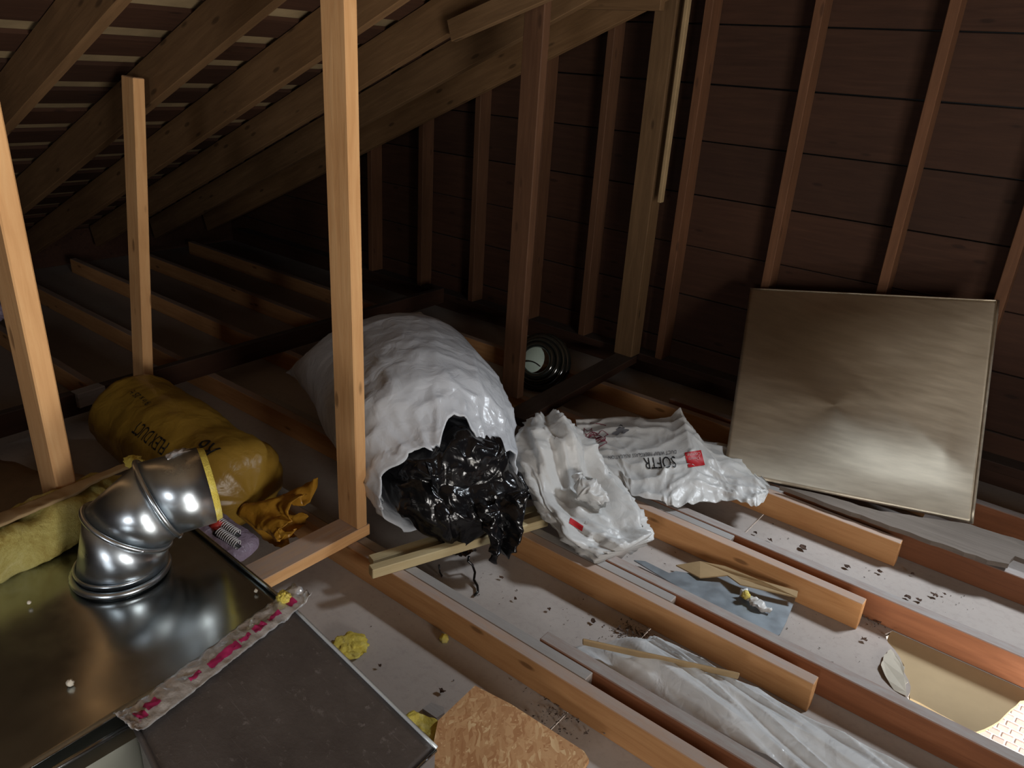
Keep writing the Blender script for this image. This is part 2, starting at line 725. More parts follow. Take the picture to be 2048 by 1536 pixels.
# bottom plate and studs of the gable wall
lumber('bottom_plate', (-5.2, GY + .045, .108), (2.5, GY + .045, .108), (0, 1, 0), .09, .038, 'old_wood', wall)
studx = [-3.72, -3.28, -2.86, -2.44, -2.08, -1.62, -1.165, -.70, -.30, .05, 1.0, 1.45, 1.9]
for sx in studx:
    zt = min(roofz(sx) + .1, 3.0)
    lumber('stud', (sx + .019, GY + .045, .127), (sx + .019, GY + .045, zt), (0, 1, 0), .089, .038, 'stud_wood', wall)

# ---- other walls of the attic, behind and beside the viewer
wr = empty('wall_right', (0, 0, 0))
tag(wr, 'plain dark board wall closing the attic on the right', 'wall', kind='structure')
wy0, wy1, wz0, wz1 = -.55, .45, .55, 1.45
for (a, b, c, d) in ((-2.2, 3.4, -.02, wz0), (-2.2, 3.4, wz1, 3.7), (-2.2, wy0, wz0, wz1), (wy1, 3.4, wz0, wz1)):
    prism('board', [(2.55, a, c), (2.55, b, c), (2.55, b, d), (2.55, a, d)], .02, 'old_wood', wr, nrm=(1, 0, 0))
wn = empty('window_1', (2.55, 0, 0))
tag(wn, 'small side window opening in the right wall', 'window', kind='structure')
for p_, q_ in (((2.56, wy0, wz0), (2.56, wy1, wz0)), ((2.56, wy0, wz1), (2.56, wy1, wz1)), ((2.56, wy0, wz0), (2.56, wy0, wz1)), ((2.56, wy1, wz0), (2.56, wy1, wz1))):
    lumber('frame', p_, q_, (1, 0, 0), .06, .03, 'grey_wood', wn)
wf = empty('wall_front', (0, 0, 0))
tag(wf, 'plain dark board wall closing the attic behind the viewer', 'wall', kind='structure')
for (a, b, c, d) in ((-5.4, 2.55, -.02, .8), (-5.4, 2.55, 1.5, 3.7), (-5.4, -.1, .8, 1.5), (.6, 2.55, .8, 1.5)):
    prism('board', [(a, -2.2, c), (b, -2.2, c), (b, -2.2, d), (a, -2.2, d)], .02, 'old_wood', wf, nrm=(0, -1, 0))
wn = empty('added_window_2', (.25, -2.2, 0))  # unseen opening, added to let the frontal fill light in
tag(wn, 'small window opening added for fill light in the gable behind the viewer', 'window', kind='structure')
for p_, q_ in (((-.1, -2.21, .8), (.6, -2.21, .8)), ((-.1, -2.21, 1.5), (.6, -2.21, 1.5)), ((-.1, -2.21, .8), (-.1, -2.21, 1.5)), ((.6, -2.21, .8), (.6, -2.21, 1.5))):
    lumber('frame', p_, q_, (0, 1, 0), .06, .03, 'grey_wood', wn)

# ---- roof: spaced boards over the rafters with newer plywood above
roof = empty('ceiling', (0, 0, 0))
tag(roof, 'underside of the roof, dark spaced boards with pale plywood in the gaps', 'roof', kind='structure')
ux = V((1, 0, SLOPE)).normalized()
un = V((-SLOPE, 0, 1)).normalized()
base = V((0, 0, RB0)) + un * .1415


def roof_pt(x, y, h=0.0):
    return V((x, y, roofz(x))) + un * (.1415 + h)


xx = -5.45
i = 0
while xx < 2.5:
    wdt = .138 + random.uniform(-.012, .012)
    c0 = roof_pt(xx + .0, -2.2, .0075) + ux * (wdt / 2)
    c1 = roof_pt(xx + .0, 3.42, .0075) + ux * (wdt / 2)
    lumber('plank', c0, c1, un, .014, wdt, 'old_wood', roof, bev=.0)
    xx += (wdt + .088) / math.sqrt(1 + SLOPE ** 2)
    i += 1
prism('plywood_sheet', [roof_pt(-5.6, -2.2, .016), roof_pt(2.6, -2.2, .016), roof_pt(2.6, 3.42, .016), roof_pt(-5.6, 3.42, .016)], .016, 'plywood', roof, nrm=un)
# eaves board
o = prism('trim_1', [(-5.42, -2.2, -.02), (-5.42, 3.4, -.02), (-5.42, 3.4, .4), (-5.42, -2.2, .4)], .02, 'old_wood', nrm=(-1, 0, 0))
tag(o, 'dark board closing the eaves at the foot of the rafters', 'trim', kind='structure')

# ---- the room below: brick wall glimpsed through the broken ceiling
o = prism('floor_room', [(-5.4, -2.2, -2.45), (3.5, -2.2, -2.45), (3.5, 5, -2.45), (-5.4, 5, -2.45)], .02, 'room_floor')
tag(o, 'floor of the room under the broken ceiling', 'floor', kind='structure')
bw = empty('wall_room', (0, 3.3, -1.2))
tag(bw, 'pale sunlit brick facing in the room under the hole', 'wall', kind='structure')
bl, bh, mt = .041, .024, .009
nb_u, nb_v = 10, 19
BX0, BZ0 = -.06, -1.45
me_b = boxmesh('brick', bl, .008, bh, .0015)
o = link('mortar_bed', boxmesh('mortar_bed', 4.0, .02, 2.40, 0), 'mortar', bw)
o.location = (-2.0, .004, -1.22)
first = True
for j in range(nb_v):
    for i_ in range(nb_u):
        bo = bpy.data.objects.new('brick', me_b)
        if first:
            me_b.materials.append(MATS['brick'])
            first = False
        COL.objects.link(bo)
        bo.parent = bw
        bo.location = (BX0 + i_ * (bl + mt) + (.5 * (bl + mt) if j % 2 else 0), -.005 + random.uniform(-.0015, .0015), BZ0 + j * (bh + mt) + 1.2)

# ================================================================== JOISTS
GJ = 'sistered ceiling joists'
ordn = ['nearest', 'second', 'third', 'fourth', 'farthest']
for k, yj in enumerate(JY):
    zc = JH / 2
    ref = {0: 'nearest the sheet metal duct', 1: 'second from the duct', 2: 'third from the duct', 3: 'fourth from the duct', 4: 'farthest, at the foot of the gable wall'}[k]
    sk = random.uniform(-.003, .003)
    o = lumber('ceiling_joist', (-5.2, yj + .018, zc), (-.268, yj + .018 + sk, zc), (0, 0, 1), JH, .036, 'pine', bev=.0018)
    tag(o, 'orange pine joist with a sawn end, ' + ref, 'joist', GJ)
    if k < 4:
        o = lumber('joist_spacer', (-2.6, yj + .0555, zc - .001), (-.69 + random.uniform(-.01, .015), yj + .0555, zc - .001), (0, 0, 1), JH - .002, .034, 'grey_wood', bev=.0018)
        tag(o, 'grey filler strip between the paired joists, ' + ref, 'joist', 'filler strips between joists')
    o = lumber('ceiling_joist', (-.86 - .5 * (k > 1) - .12 * (k == 1), yj + .0925 + .002, zc + .001), (2.45, yj + .0925 - .008, zc + .001), (0, 0, 1), JH, .038, 'red_wood', bev=.0022)
    tag(o, 'dark red joist lapped behind a pine one, ' + ref, 'joist', GJ)

# ================================================================== RAFTERS
for k in range(0, 6):
    yr = 1.079 + .406 * k
    if k == 5:
        yr += .0
    a = V((-5.3, yr - .019, roofz(-5.3))) + un * .07
    b = V((2.45, yr - .019, roofz(2.45))) + un * .07
    o = lumber('rafter', a, b, un, .139, .038, 'rafter_wood', bev=.002)
    nm = {0: 'brown rafter crossing the upper left corner behind the bright left post', 1: 'brown rafter carrying the head of the thin far post', 2: 'brown rafter with a dark round knot, third from the left corner',
          3: 'brown rafter third from the gable wall', 4: 'brown rafter second from the gable wall', 5: 'dim brown rafter closest to the gable wall'}[k]
    tag(o, nm, 'rafter', 'rafters')

# short brace and collar tie near the gable
yb = 2.238
p0, p1 = pyy(903, 62, yb), pyy(1100, -26, yb)
o = lumber('brace', p0, p1 + (p1 - p0) * 1.0, (0, 0, 1), .075, .03, 'rafter_wood')
tag(o, 'short pale brace nailed across the rafters at the top', 'brace')
zt = pyy(1250, 10, 3.1).z
xa, xb = pyy(1112, 10, 3.1).x, pyy(1345, 10, 3.1).x
o = lumber('collar_tie', (xa, 3.02, zt + .02), (xb, 3.02, zt + .02), (0, 0, 1), .09, .036, 'rafter_wood')
tag(o, 'pale horizontal collar tie at the top beside the tall double post', 'beam')

# ================================================================== POSTS AND PLATES
# plate under the middle post
o = lumber('bottom_plate', (-1.5615, .60, .108), (-1.5615, 1.318, .108), (1, 0, 0), .089, .038, 'pine_post', bev=.002)
tag(o, 'dusty topped wall plate carrying the middle post', 'plate')


def post(base, top, sx, sy, mat, label, name='post', notch=False):
    base, top = V(base), V(top)
    o = lumber(name, base, top, (1, 0, 0), sx, sy, mat, bev=.003)
    tag(o, label, 'post', 'attic posts')
    return o


post((-1.5615, 1.289, .127), (-1.5615, 1.283, 1.93), .089, .038, 'pine_post', 'bright knotty pine post in the middle, standing in front of the big white bag')
post((-1.5615, .525, .0), (-1.5615, .505, 1.86), .089, .038, 'pine_post', 'bright pine post at the left edge behind the yellow insulation')
post((-2.845, 1.305, .089), (-2.80, 1.40, 1.31), .085, .040, 'pine_post', 'thin pine post standing behind the yellow plastic sack')
post((-1.825, 2.385, .127), (-1.815, 2.375, 1.85), .089, .040, 'stud_wood', 'reddish post behind the mouth of the big white bag')
# plate on edge of the back partition
a, b = pz(1074, 798, .127), pz(1237, 705, .127)
o = lumber('bottom_plate', (a.x + .035, a.y - .2, .108), (b.x + .04, b.y + .03, .108), (1, 0, 0), .10, .038, 'old_wood')
tag(o, 'dark wall plate running back to the gable from the reddish post', 'plate')
# double post at gable
o = empty('double_post', (-1.745, 3.20, .127))
tag(o, 'tall double post against the gable wall with a pale strip on its edge', 'post', 'attic posts')
lumber('stud', (-1.752, 3.205, .127), (-1.752, 3.205, 1.80), (1, 0, 0), .10, .085, 'rafter_wood', o)
st_ = pyy(1325, 405, 3.17)
lumber('edge_strip', (st_.x - .008, 3.165, st_.z), (st_.x - .004, 3.165, 1.82), (1, 0, 0), .018, .03, 'kraft_light', o)
# strongback beam beyond the sack
o = lumber('strongback', (-2.86, -.6, .134), (-3.02, 3.2, .134), (0, 0, 1), .089, .038, 'old_wood')
tag(o, 'dark long beam set on edge across the joists in the shadow at the back', 'beam')
o = lumber('offcut', pz(150, 800, .15), pz(205, 782, .15), (0, 0, 1), .06, .05, 'grey_wood')
tag(o, 'small grey wooden block behind the bright left post', 'block')

# ================================================================== DUCTS
duct = empty('plenum_duct', (-1.2, .3, 0))
tag(duct, 'large shiny galvanised sheet metal duct box at lower left', 'duct')
DT = .5


def loc(o, root):
    """keep world coordinates for meshes built in world space under a moved root"""
    o.matrix_basis = root.matrix_basis.inverted()
    return o


top_pts = [V((-.985, .668, DT)), V((-1.50, .69, DT)), V((-1.49, -.35, DT)), V((-.955, -.35, DT)), V((-.942, .355, DT))]
body = prism('duct_body', [p - V((0, 0, .03)) for p in top_pts], .46, 'galvanised_dull', duct)
loc(body, duct)


def sheet_top(u, v):
    a = top_pts[2].lerp(top_pts[3], u)
    b = top_pts[1].lerp(top_pts[0], u)
    p = a.lerp(b, v)
    e = min(u, 1 - u, v, 1 - v)
    s = min(1, e / .12)
    p.z = DT - .003 + s * (.006 * noise.noise(V((p.x * 5, p.y * 5, 1.3))) + .010 * noise.noise(V((p.x * 2.2, p.y * 2.2, 7))))
    return p


loc(grid('duct_top', sheet_top, 40, 60, 'galvanised', duct, thick=.0015), duct)
# folded flange along the right and rear edges
for a, b in ((top_pts[0], top_pts[1]), (top_pts[0], top_pts[4]), (top_pts[4], top_pts[3])):
    loc(tube('duct_flange', [a + (b - a) * (q / 6) for q in range(7)], .0045, 'galvanised', duct, seg=6), duct)

# insulated branch box leaving the plenum toward the lower right
br = empty('branch_duct', (-.8, .5, 0))
tag(br, 'scuffed dark grey duct board box joined to the shiny duct by tape', 'duct')
bt = [V((-.981, .662, .503)), V((-.618, .666, .4235)), V((-.60, .30, .420)), V((-.938, .352, .497))]
loc(prism('branch_body', bt, .30, 'duct_board', br), br)


def btop(u, v):
    p = bt[0].lerp(bt[1], u).lerp(bt[3].lerp(bt[2], u), v)
    e = min(u, 1 - u, v, 1 - v)
    p.z += .001 + min(1, e / .1) * .004 * noise.noise(V((p.x * 6, p.y * 6, 4)))
    return p


loc(grid('branch_top', btop, 30, 30, 'duct_board', br, thick=.001), br)
nn = 12
loc(tube('corner_flange', [bt[0].lerp(bt[1], q / nn) + V((0, .003, .002)) for q in range(nn + 1)], .0035, 'bright_edge', br, seg=6), br)
loc(tube('corner_flange', [bt[3].lerp(bt[2], q / nn) + V((0, -.002, .001)) for q in range(nn + 1)], .005, 'duct_board', br, seg=6), br)
loc(tube('corner_flange', [bt[1].lerp(bt[2], q / nn) + V((.002, 0, .001)) for q in range(nn + 1)], .003, 'galvanised', br, seg=6), br)
# crinkled foil tape over the joint with magenta marks
a, b = V((-.998, .70, .507)), V((-.935, .335, .504))


def tape(u, v):
    p = a.lerp(b, u) + V((.98, .17, 0)) * ((v - .5) * .05)
    drop = (v - .5) * .05
    p.z += -(max(0, drop) * .25) + .003 + .0035 * ridge(V((p.x * 40, p.y * 40, 2)), 2)
    end = max(0, 1 - min(u, 1 - u) / .07)
    p.z += end * .012 * (ridge(V((p.x * 70, p.y * 70, 9)), 2) - .2)
    return p


loc(grid('joint_tape', tape, 90, 14, 'foil_tape', br, thick=.0006), br)


def mg(u0, u1, v0, v1, seed):
    def f(u, v):
        uu = u0 + (u1 - u0) * u
        vv = v0 + (v1 - v0) * v
        w = .012 * noise.noise(V((uu * 40, vv * 7, seed)))
        p = tape(uu, vv + w * (1 if v > .5 else -1) * 6)
        p.z += .0012
        return p
    return f


for q, (u0, u1, v0, v1) in enumerate(((.07, .12, .4, .75), (.17, .25, .55, .7), (.27, .34, .5, .75), (.36, .42, .55, .7), (.43, .60, .5, .78), (.64, .70, .52, .68), (.84, .9, .3, .6), (.91, .95, .35, .7))):
    loc(grid('magenta_mark', mg(u0, u1, v0, v1, q), 14, 6, 'magenta_tape', br), br)
# loose yellow tuft at the joint corner
def tuft(name, c, rad, mat, label, cat, parent=None, sq=(1, 1, 1), n=26, amp=.35, seed=0):
    rings = []
    for i in range(1, n):
        th = math.pi * i / n
        rings.append([V((math.sin(th) * math.cos(ph), math.sin(th) * math.sin(ph), math.cos(th))) for ph in [math.tau * j / (n * 2) for j in range(n * 2)]])
    def d(p, i, j):
        k = 1 + amp * fbm(p * 2.6 + V((seed, 0, 0)), 4)
        q = p * k
        return V((q.x * sq[0] * rad, q.y * sq[1] * rad, q.z * sq[2] * rad)) + V(c) - p
    o = loft(name, rings, mat, parent, disp=d)
    if label:
        tag(o, label, cat)
    return o


tuft('insulation_tuft', pz(568, 1196, .515), .012, 'fibreglass_bright', 'tiny yellow tuft stuck at the taped duct corner', 'insulation', seed=3)
# screws and rubble on the duct top
for q, (x, y) in enumerate(((58, 1205), (140, 1365), (262, 1178), (512, 1182))):
    o = tuft('plaster_crumb', pz(x, y, DT + .004), .0055 if q == 1 else .0035, 'gypsum', ['pale plaster speck on the duct under the insulation', 'pale plaster crumb alone in the middle of the shiny duct top', 'pale speck at the collar of the elbow', 'pale speck near the right corner of the duct'][q], 'debris', n=8, seed=q)

# ---- elbow
EC = pz(243, 1142, DT)
el = empty('duct_elbow', EC)
tag(el, 'round galvanised elbow fitting standing on the shiny duct box', 'duct elbow')
ER = .077
outd = V((.36, .93, 0)).normalized()
zz = V((0, 0, 1))


def dirn(a):
    return (zz * math.cos(a) + outd * math.sin(a)).normalized()


cen0 = EC.copy()
# gores: direction angles of the three pieces
pA = cen0
pB = pA + dirn(math.radians(13)) * .098
pC = pB + dirn(math.radians(52)) * .074
pD = pC + dirn(math.radians(84)) * .088
mitre = [zz, (dirn(math.radians(13)) + dirn(math.radians(52))).normalized(), (dirn(math.radians(52)) + dirn(math.radians(84))).normalized(), dirn(math.radians(84))]
side = zz.cross(outd).normalized()


def ringat(c, axis, plane_n, r, seg=56):
    """circle of radius r around 'axis', sheared onto the mitre plane through c"""
    u = side
    w = axis.cross(u).normalized()
    out = []
    for k in range(seg):
        p = c + u * (r * math.cos(math.tau * k / seg)) + w * (r * math.sin(math.tau * k / seg))
        t = (c - p).dot(plane_n) / axis.dot(plane_n)
        out.append(p + axis * t)
    return out


cs = [pA, pB, pC, pD]
for g in range(3):
    ax = (cs[g + 1] - cs[g]).normalized()
    r0, r1 = ER - .0005 * g, ER - .0005 * g
    o = loft('gore', [ringat(cs[g], ax, mitre[g], r0), ringat(cs[g] + (cs[g + 1] - cs[g]) * .5, ax, ax, r0), ringat(cs[g + 1], ax, mitre[g + 1], r1)], 'galvanised_elbow', el, cap0=False, cap1=False)
    md = o.modifiers.new('thickness', 'SOLIDIFY')
    md.thickness = .0012
    loc(o, el)
    gore_o = o
    if g < 2:
        bead = ringat(cs[g + 1], ax, mitre[g + 1], ER + .0015)
        tube('seam_bead', bead, .005, 'galvanised_elbow', gore_o, seg=8, closed=True)
loc(tube('base_collar', ringat(pA + V((0, 0, .006)), zz, zz, ER + .006), .0065, 'galvanised_elbow', el, seg=8, closed=True), el)
loc(tube('base_collar', ringat(pA + V((0, 0, .022)), zz, zz, ER + .001), .003, 'galvanised_elbow', el, seg=8, closed=True), el)
ax = dirn(math.radians(84))
o = loft('insulation_lining', [ringat(pD - ax * .004, ax, ax, ER - .002), ringat(pD + ax * .012, ax, ax, ER - .006), ringat(pD + ax * .012, ax, ax, ER - .03), ringat(pD - ax * .02, ax, ax, ER - .03)], 'fibreglass_bright', el, cap0=False, cap1=False)
loc(o, el)
# crinkled foil on the top seam of the elbow
o = tuft('foil_scrap', pC + V((.0, .05, ER - .004)), .02, 'foil_tape', None, None, el, sq=(.7, 1.4, .5), n=14, amp=.6, seed=5)
loc(o, el)
for q in range(4):
    s_ = pB.lerp(pC, .98) - side * (ER * .96) * math.cos(.5 * q)
    o = tuft('rivet', ringat(cs[(q % 2) + 1], (cs[(q % 2) + 1] - cs[q % 2]).normalized(), mitre[(q % 2) + 1], ER + .004)[30 + q * 6], .004, 'galvanised_elbow', None, None, el, n=6, amp=.05)
    loc(o, el)

# ================================================================== INSULATION BY THE DUCT
def strip(name, pts, w, h, mat, label, cat, amp=.02, freq=14, seed=0, nseg=60, up=V((0, 0, 1)), n=28, parent=None):
    """irregular slab following a poly-line; w,h half sizes (lists ok)"""
    pts = [V(p) for p in pts]
    rings = []
    for i in range(nseg + 1):
        t = i / nseg * (len(pts) - 1)
        k = min(int(t), len(pts) - 2)
        f = t - k
        c = pts[k].lerp(pts[k + 1], f)
        d = (pts[k + 1] - pts[k]).normalized()
        s = d.cross(up).normalized()
        uu = s.cross(d).normalized()
        ww = w[k] + (w[k + 1] - w[k]) * f if isinstance(w, (list, tuple)) else w
        hh = h[k] + (h[k + 1] - h[k]) * f if isinstance(h, (list, tuple)) else h
        ring = []
        for j in range(n):
            a = math.tau * j / n
            ca, sa = math.cos(a), math.sin(a)
            q = .45
            ring.append(c + s * (ww * math.copysign(abs(ca) ** q, ca)) + uu * (hh * math.copysign(abs(sa) ** q, sa)))
        rings.append(ring)
    def dsp(p, i, j):
        q = p * freq + V((seed, seed * 2.1, 0))
        return V((fbm(q), fbm(q + V((9, 0, 0))), fbm(q + V((0, 9, 0))))) * amp
    o = loft(name, rings, mat, parent, disp=dsp)
    if label:
        tag(o, label, cat)
    return o


bt_i = empty('insulation_batt', pz(100, 1060, DT))
tag(bt_i, 'torn yellow fibreglass batt lying along the rear edge of the shiny duct', 'insulation')
loc(strip('glass_wool', [pz(-60, 1120, .545), pz(60, 1068, .545), pz(140, 1028, .55), pz(200, 985, .56), pz(250, 962, .57)], [.05, .055, .05, .04, .02], [.05, .052, .048, .04, .015], 'fibreglass', None, None, amp=.012, seed=2, parent=bt_i), bt_i)
loc(strip('paper_facing', [pz(-60, 1065, .60), pz(60, 1015, .605), pz(130, 985, .605), pz(200, 955, .61), pz(282, 925, .62)], [.022, .02, .018, .014, .006], .004, 'kraft_light', None, None, amp=.004, seed=9, parent=bt_i), bt_i)
tuft('insulation_tuft', pz(268, 924, .63), .016, 'fibreglass_bright', 'small yellow tuft behind the top of the elbow', 'insulation', sq=(1.6, 1, .7), n=14, seed=12)
# brown roll behind left post
strip('paper_roll', [V((-2.35, .42, .22)), V((-1.95, .62, .22)), V((-1.72, .76, .2))], [.14, .15, .12], [.13, .14, .11], 'kraft', 'brown paper covered insulation roll in the dark behind the left post', 'insulation', amp=.015, freq=6, seed=4)

# ================================================================== YELLOW SACK
sack = empty('plastic_sack', (-2.25, 1.05, .09))
tag(sack, 'long yellow plastic sack with black print lying behind the elbow', 'sack')
ya, yb_ = V((-2.64, 1.15, .195)), V((-1.80, 1.10, .185))
SA = (yb_ - ya).normalized()
SS = V((0, 0, 1)).cross(SA).normalized()      # horizontal side vector
NR, NS = 60, 56


def sack_prof(t):
    e = min(t / .10, 1)
    e2 = min((1 - t) / .16, 1)
    return .142 * math.sqrt(max(.02, 1 - (1 - e) ** 2)) * (max(.02, 1 - (1 - e2) ** 2.2)) ** .55


def sack_pt(t, ang, lift=0.0):
    """ang from +z around towards -side"""
    c = ya.lerp(yb_, t)
    r = sack_prof(t) + lift
    p = c + zz * (r * math.cos(ang) * 1.0) - SS * (r * math.sin(ang) * 1.12)
    q = p * 5
    p += (zz * math.cos(ang) - SS * math.sin(ang)) * (.010 * fbm(q, 3) + .004 * ridge(V((p.x * 9, p.y * 22, p.z * 22)), 2) + .012 * (1 - min(1, (1 - t) / .3)) * ridge(V((p.x * 3, math.sin(ang) * 4, math.cos(ang) * 4)), 2))
    p.z = max(p.z, .091)
    return p


rings = [[sack_pt(i / NR, math.tau * j / NS) for j in range(NS)] for i in range(NR + 1)]
loc(loft('sack_body', rings, 'yellow_plastic', sack), sack)
# the neck of the sack: folded orange film
nk = V((-1.68, 1.13, .12))


def neck(u, v):
    a = (u - .5) * math.tau * .92
    r = .02 + .065 * v
    d = V((.85, .42, -.22)).normalized()
    s1 = d.cross(zz).normalized()
    s2 = s1.cross(d).normalized()
    p = V((-1.81, 1.065, .165)) + d * (.01 + .15 * v)
    rr = r * (1 + .45 * v * math.sin(a * 5 + 1.0) + .2 * v * math.sin(a * 3))
    p += s1 * (rr * math.cos(a)) + s2 * (rr * math.sin(a) * 1.1)
    p += crumple(p, 12, .022 * v)
    p.z = max(p.z, .093)
    return p


loc(grid('sack_neck', neck, 70, 24, 'orange_plastic', sack, thick=.001), sack)


def sack_text(body, size, t0, ang0, mat, rot180=True, sx=1.0, name='printed_text'):
    me = text_mesh(body, size, name, font_scale_x=sx)
    sgn = -1 if rot180 else 1
    R_ = .15
    for v in me.vertices:
        tt = t0 + sgn * v.co.x / (yb_ - ya).length
        aa = ang0 - sgn * v.co.y / R_
        v.co = sack_pt(tt, aa, .0022)
    o = link(name, me, mat, sack)
    loc(o, sack)
    return o


sack_text('FLEX DUCT', .062, .56, .80, 'black_ink', sx=.62)
sack_text('R6', .085, .84, .35, 'black_ink')
sack_text('8 in x 25 ft', .03, .30, .30, 'black_ink')

# ================================================================== SPRING PACKAGE
pk = empty('spring_package', pz(440, 1095, .10))
tag(pk, 'purple clear packet with two coil springs and a red cap beside the duct', 'package')
pc0, pc1 = pz(404, 1046, .27), pz(498, 1110, .22)
pd = (pc1 - pc0).normalized()
ps = pd.cross(zz).normalized()
pu = ps.cross(pd).normalized()


def pouch(u, v):
    x = u * (pc1 - pc0).length * 1.15 - .02
    w = .058 * (min(1, u / .1) ** .5) * (min(1, (1 - u) / .12) ** .5)
    a = v * math.tau
    p = pc0 + pd * x + ps * (w * math.cos(a)) + pu * (.022 * math.sin(a) * min(1, u / .15) ** .5 * min(1, (1 - u) / .15) ** .5)
    p += crumple(p, 24, .0025)
    return p


loc(grid('pouch', pouch, 40, 28, 'purple_plastic', pk), pk)
for s_, off in ((-1, .26), (1, .42)):
    pts = []
    L0 = (pc1 - pc0).length
    st = pc0 + pd * (L0 * off) + ps * (s_ * .014 + .004) + pu * .031
    for q in range(11 * 12):
        a = q / 12 * math.tau
        pts.append(st + pd * (q / 132 * L0 * .42) + ps * (.011 * math.cos(a)) + pu * (.011 * math.sin(a)))
    loc(tube('coil_spring', pts, .0016, 'spring_steel', pk, seg=5), pk)
    loc(tube('spring_backing', [st - pd * .01 - pu * .012, st + pd * (L0 * .45) - pu * .012], .010, 'black_rubber', pk, seg=8), pk)
loc(tube('red_cap', [pc0 + pd * .034 + pu * .022, pc0 + pd * .058 + pu * .024], [.017, .017], 'red_plastic', pk, seg=16), pk)
tuft('insulation_tuft', pz(385, 1052, .27), .018, 'fibreglass_bright', 'yellow tuft between the elbow and the spring packet', 'insulation', sq=(1, 1, .8), n=12, seed=22)

# ================================================================== BIG WHITE BAG WITH BLACK LINER
bag = empty('garbage_bag', (-1.75, 1.75, .09))
tag(bag, 'big bulging white plastic bag lying open behind the middle post', 'bag')
PV = V((.418, .909, 0))
st = [(-.06, (-1.335, 1.495, .275), .235, .175, 0), (0.0, (-1.39, 1.525, .29), .255, .20, 0), (.15, (-1.50, 1.585, .315), .275, .225, 0), (.3, (-1.62, 1.65, .335), .295, .24, 0), (.45, (-1.76, 1.715, .345), .30, .247, 0.02), (.6, (-1.90, 1.785, .36), .30, .235, .05), (.75, (-2.03, 1.83, .375), .295, .18, .14), (.88, (-2.14, 1.855, .38), .285, .09, .24), (1.0, (-2.235, 1.875, .38), .285, .008, .36)]


def st_at(t):
    for i in range(len(st) - 1):
        if st[i][0] <= t <= st[i + 1][0]:
            f = (t - st[i][0]) / (st[i + 1][0] - st[i][0])
            f = f * f * (3 - 2 * f) if False else f
            return V(st[i][1]).lerp(V(st[i + 1][1]), f), st[i][2] + (st[i + 1][2] - st[i][2]) * f, st[i][3] + (st[i + 1][3] - st[i][3]) * f, st[i][4] + (st[i + 1][4] - st[i][4]) * f
    return V(st[-1][1]), st[-1][2], st[-1][3], st[-1][4]


def rim_scale(ang):
    """the front of the bag is gathered: the mouth is a low triangle"""
    d = math.degrees(ang) % 360
    keys = [(0, .86), (30, .74), (55, .62), (80, .80), (95, .84), (112, .72), (135, .70), (160, .86), (185, .98), (215, 1), (330, .95), (360, .86)]
    for i in range(len(keys) - 1):
        if keys[i][0] <= d <= keys[i + 1][0]:
            f = (d - keys[i][0]) / (keys[i + 1][0] - keys[i][0])
            return keys[i][1] + (keys[i + 1][1] - keys[i][1]) * f
    return 1.0


def big(t, ang, lift=0.0, cr=1.0):
    c, hw, hv, tilt = st_at(t)
    p_ = (PV + V((0, 0, tilt))).normalized()
    n_ = (zz - p_ * zz.dot(p_)).normalized()
    g = max(0, min(1, (.20 - t) / .24))
    g = g * g * (3 - 2 * g)
    sc_ = 1 + (rim_scale(ang) - 1) * g
    p = c + p_ * ((hw * sc_ + lift) * math.cos(ang)) + n_ * ((hv * sc_ + lift) * math.sin(ang))
    rad = (p_ * math.cos(ang) + n_ * math.sin(ang)).normalized()
    fr = max(0, 1 - max(0, t) / .5)
    # smooth swells, a few sharp creases running along the bag, crisp small folds near the mouth
    p += rad * (.020 * noise.noise(p * 2.6 + V((2, 7, 1))) + .007 * noise.noise(p * 6 + V((5, 1, 1))) * (.2 + fr))
    p += rad * ((.004 + .012 * fr) * crease(V((t * 4.0, ang * 1.9, 2.2))) + .007 * crease(V((t * 9 + ang * 2, ang * 3.1 - t * 4, 8))) * (.25 + fr) - .006 * fr)
    p += crumple(p + V((1, 5, 2)), 15, .0022 * fr)
    # long creases to the tail seam
    p += rad * (.012 * max(0, t - .45) * ridge(V((ang * 2.2, t * 1.2, 5)), 2))
    p.z = max(p.z, .092)
    return p


NT_, NA = 110, 132


def lip(ang):
    """t of the wavy front edge of the mouth"""
    return -.04 + .015 * math.sin(5 * ang + 1) + .012 * math.sin(9 * ang) + .03 * max(0, math.cos(ang - 1.5)) ** 20


rings = []
for i in range(NT_ + 1):
    ring = []
    for j in range(NA):
        a = math.tau * j / NA
        t0 = lip(a)
        t = t0 + (1 - t0) * (i / NT_) ** 1.05
        ring.append(big(t, a))
    rings.append(ring)
# rolled-in hem: extra rings inside the mouth
inner = []
for i, (dt, lf) in enumerate(((.22, -.035), (.12, -.03), (.05, -.022), (.015, -.012), (.0, -.004))):
    ring = []
    for j in range(NA):
        a = math.tau * j / NA
        ring.append(big(lip(a) + dt, a, lf, .8))
    inner.append(ring)
o = loft('bag_film', inner + rings, 'white_plastic', bag, cap0=False, cap1=True)
loc(o, bag)
# black liner bulging out of the mouth
lin_c = V((-1.37, 1.52, .25))
AX = V((.909, -.418, 0))


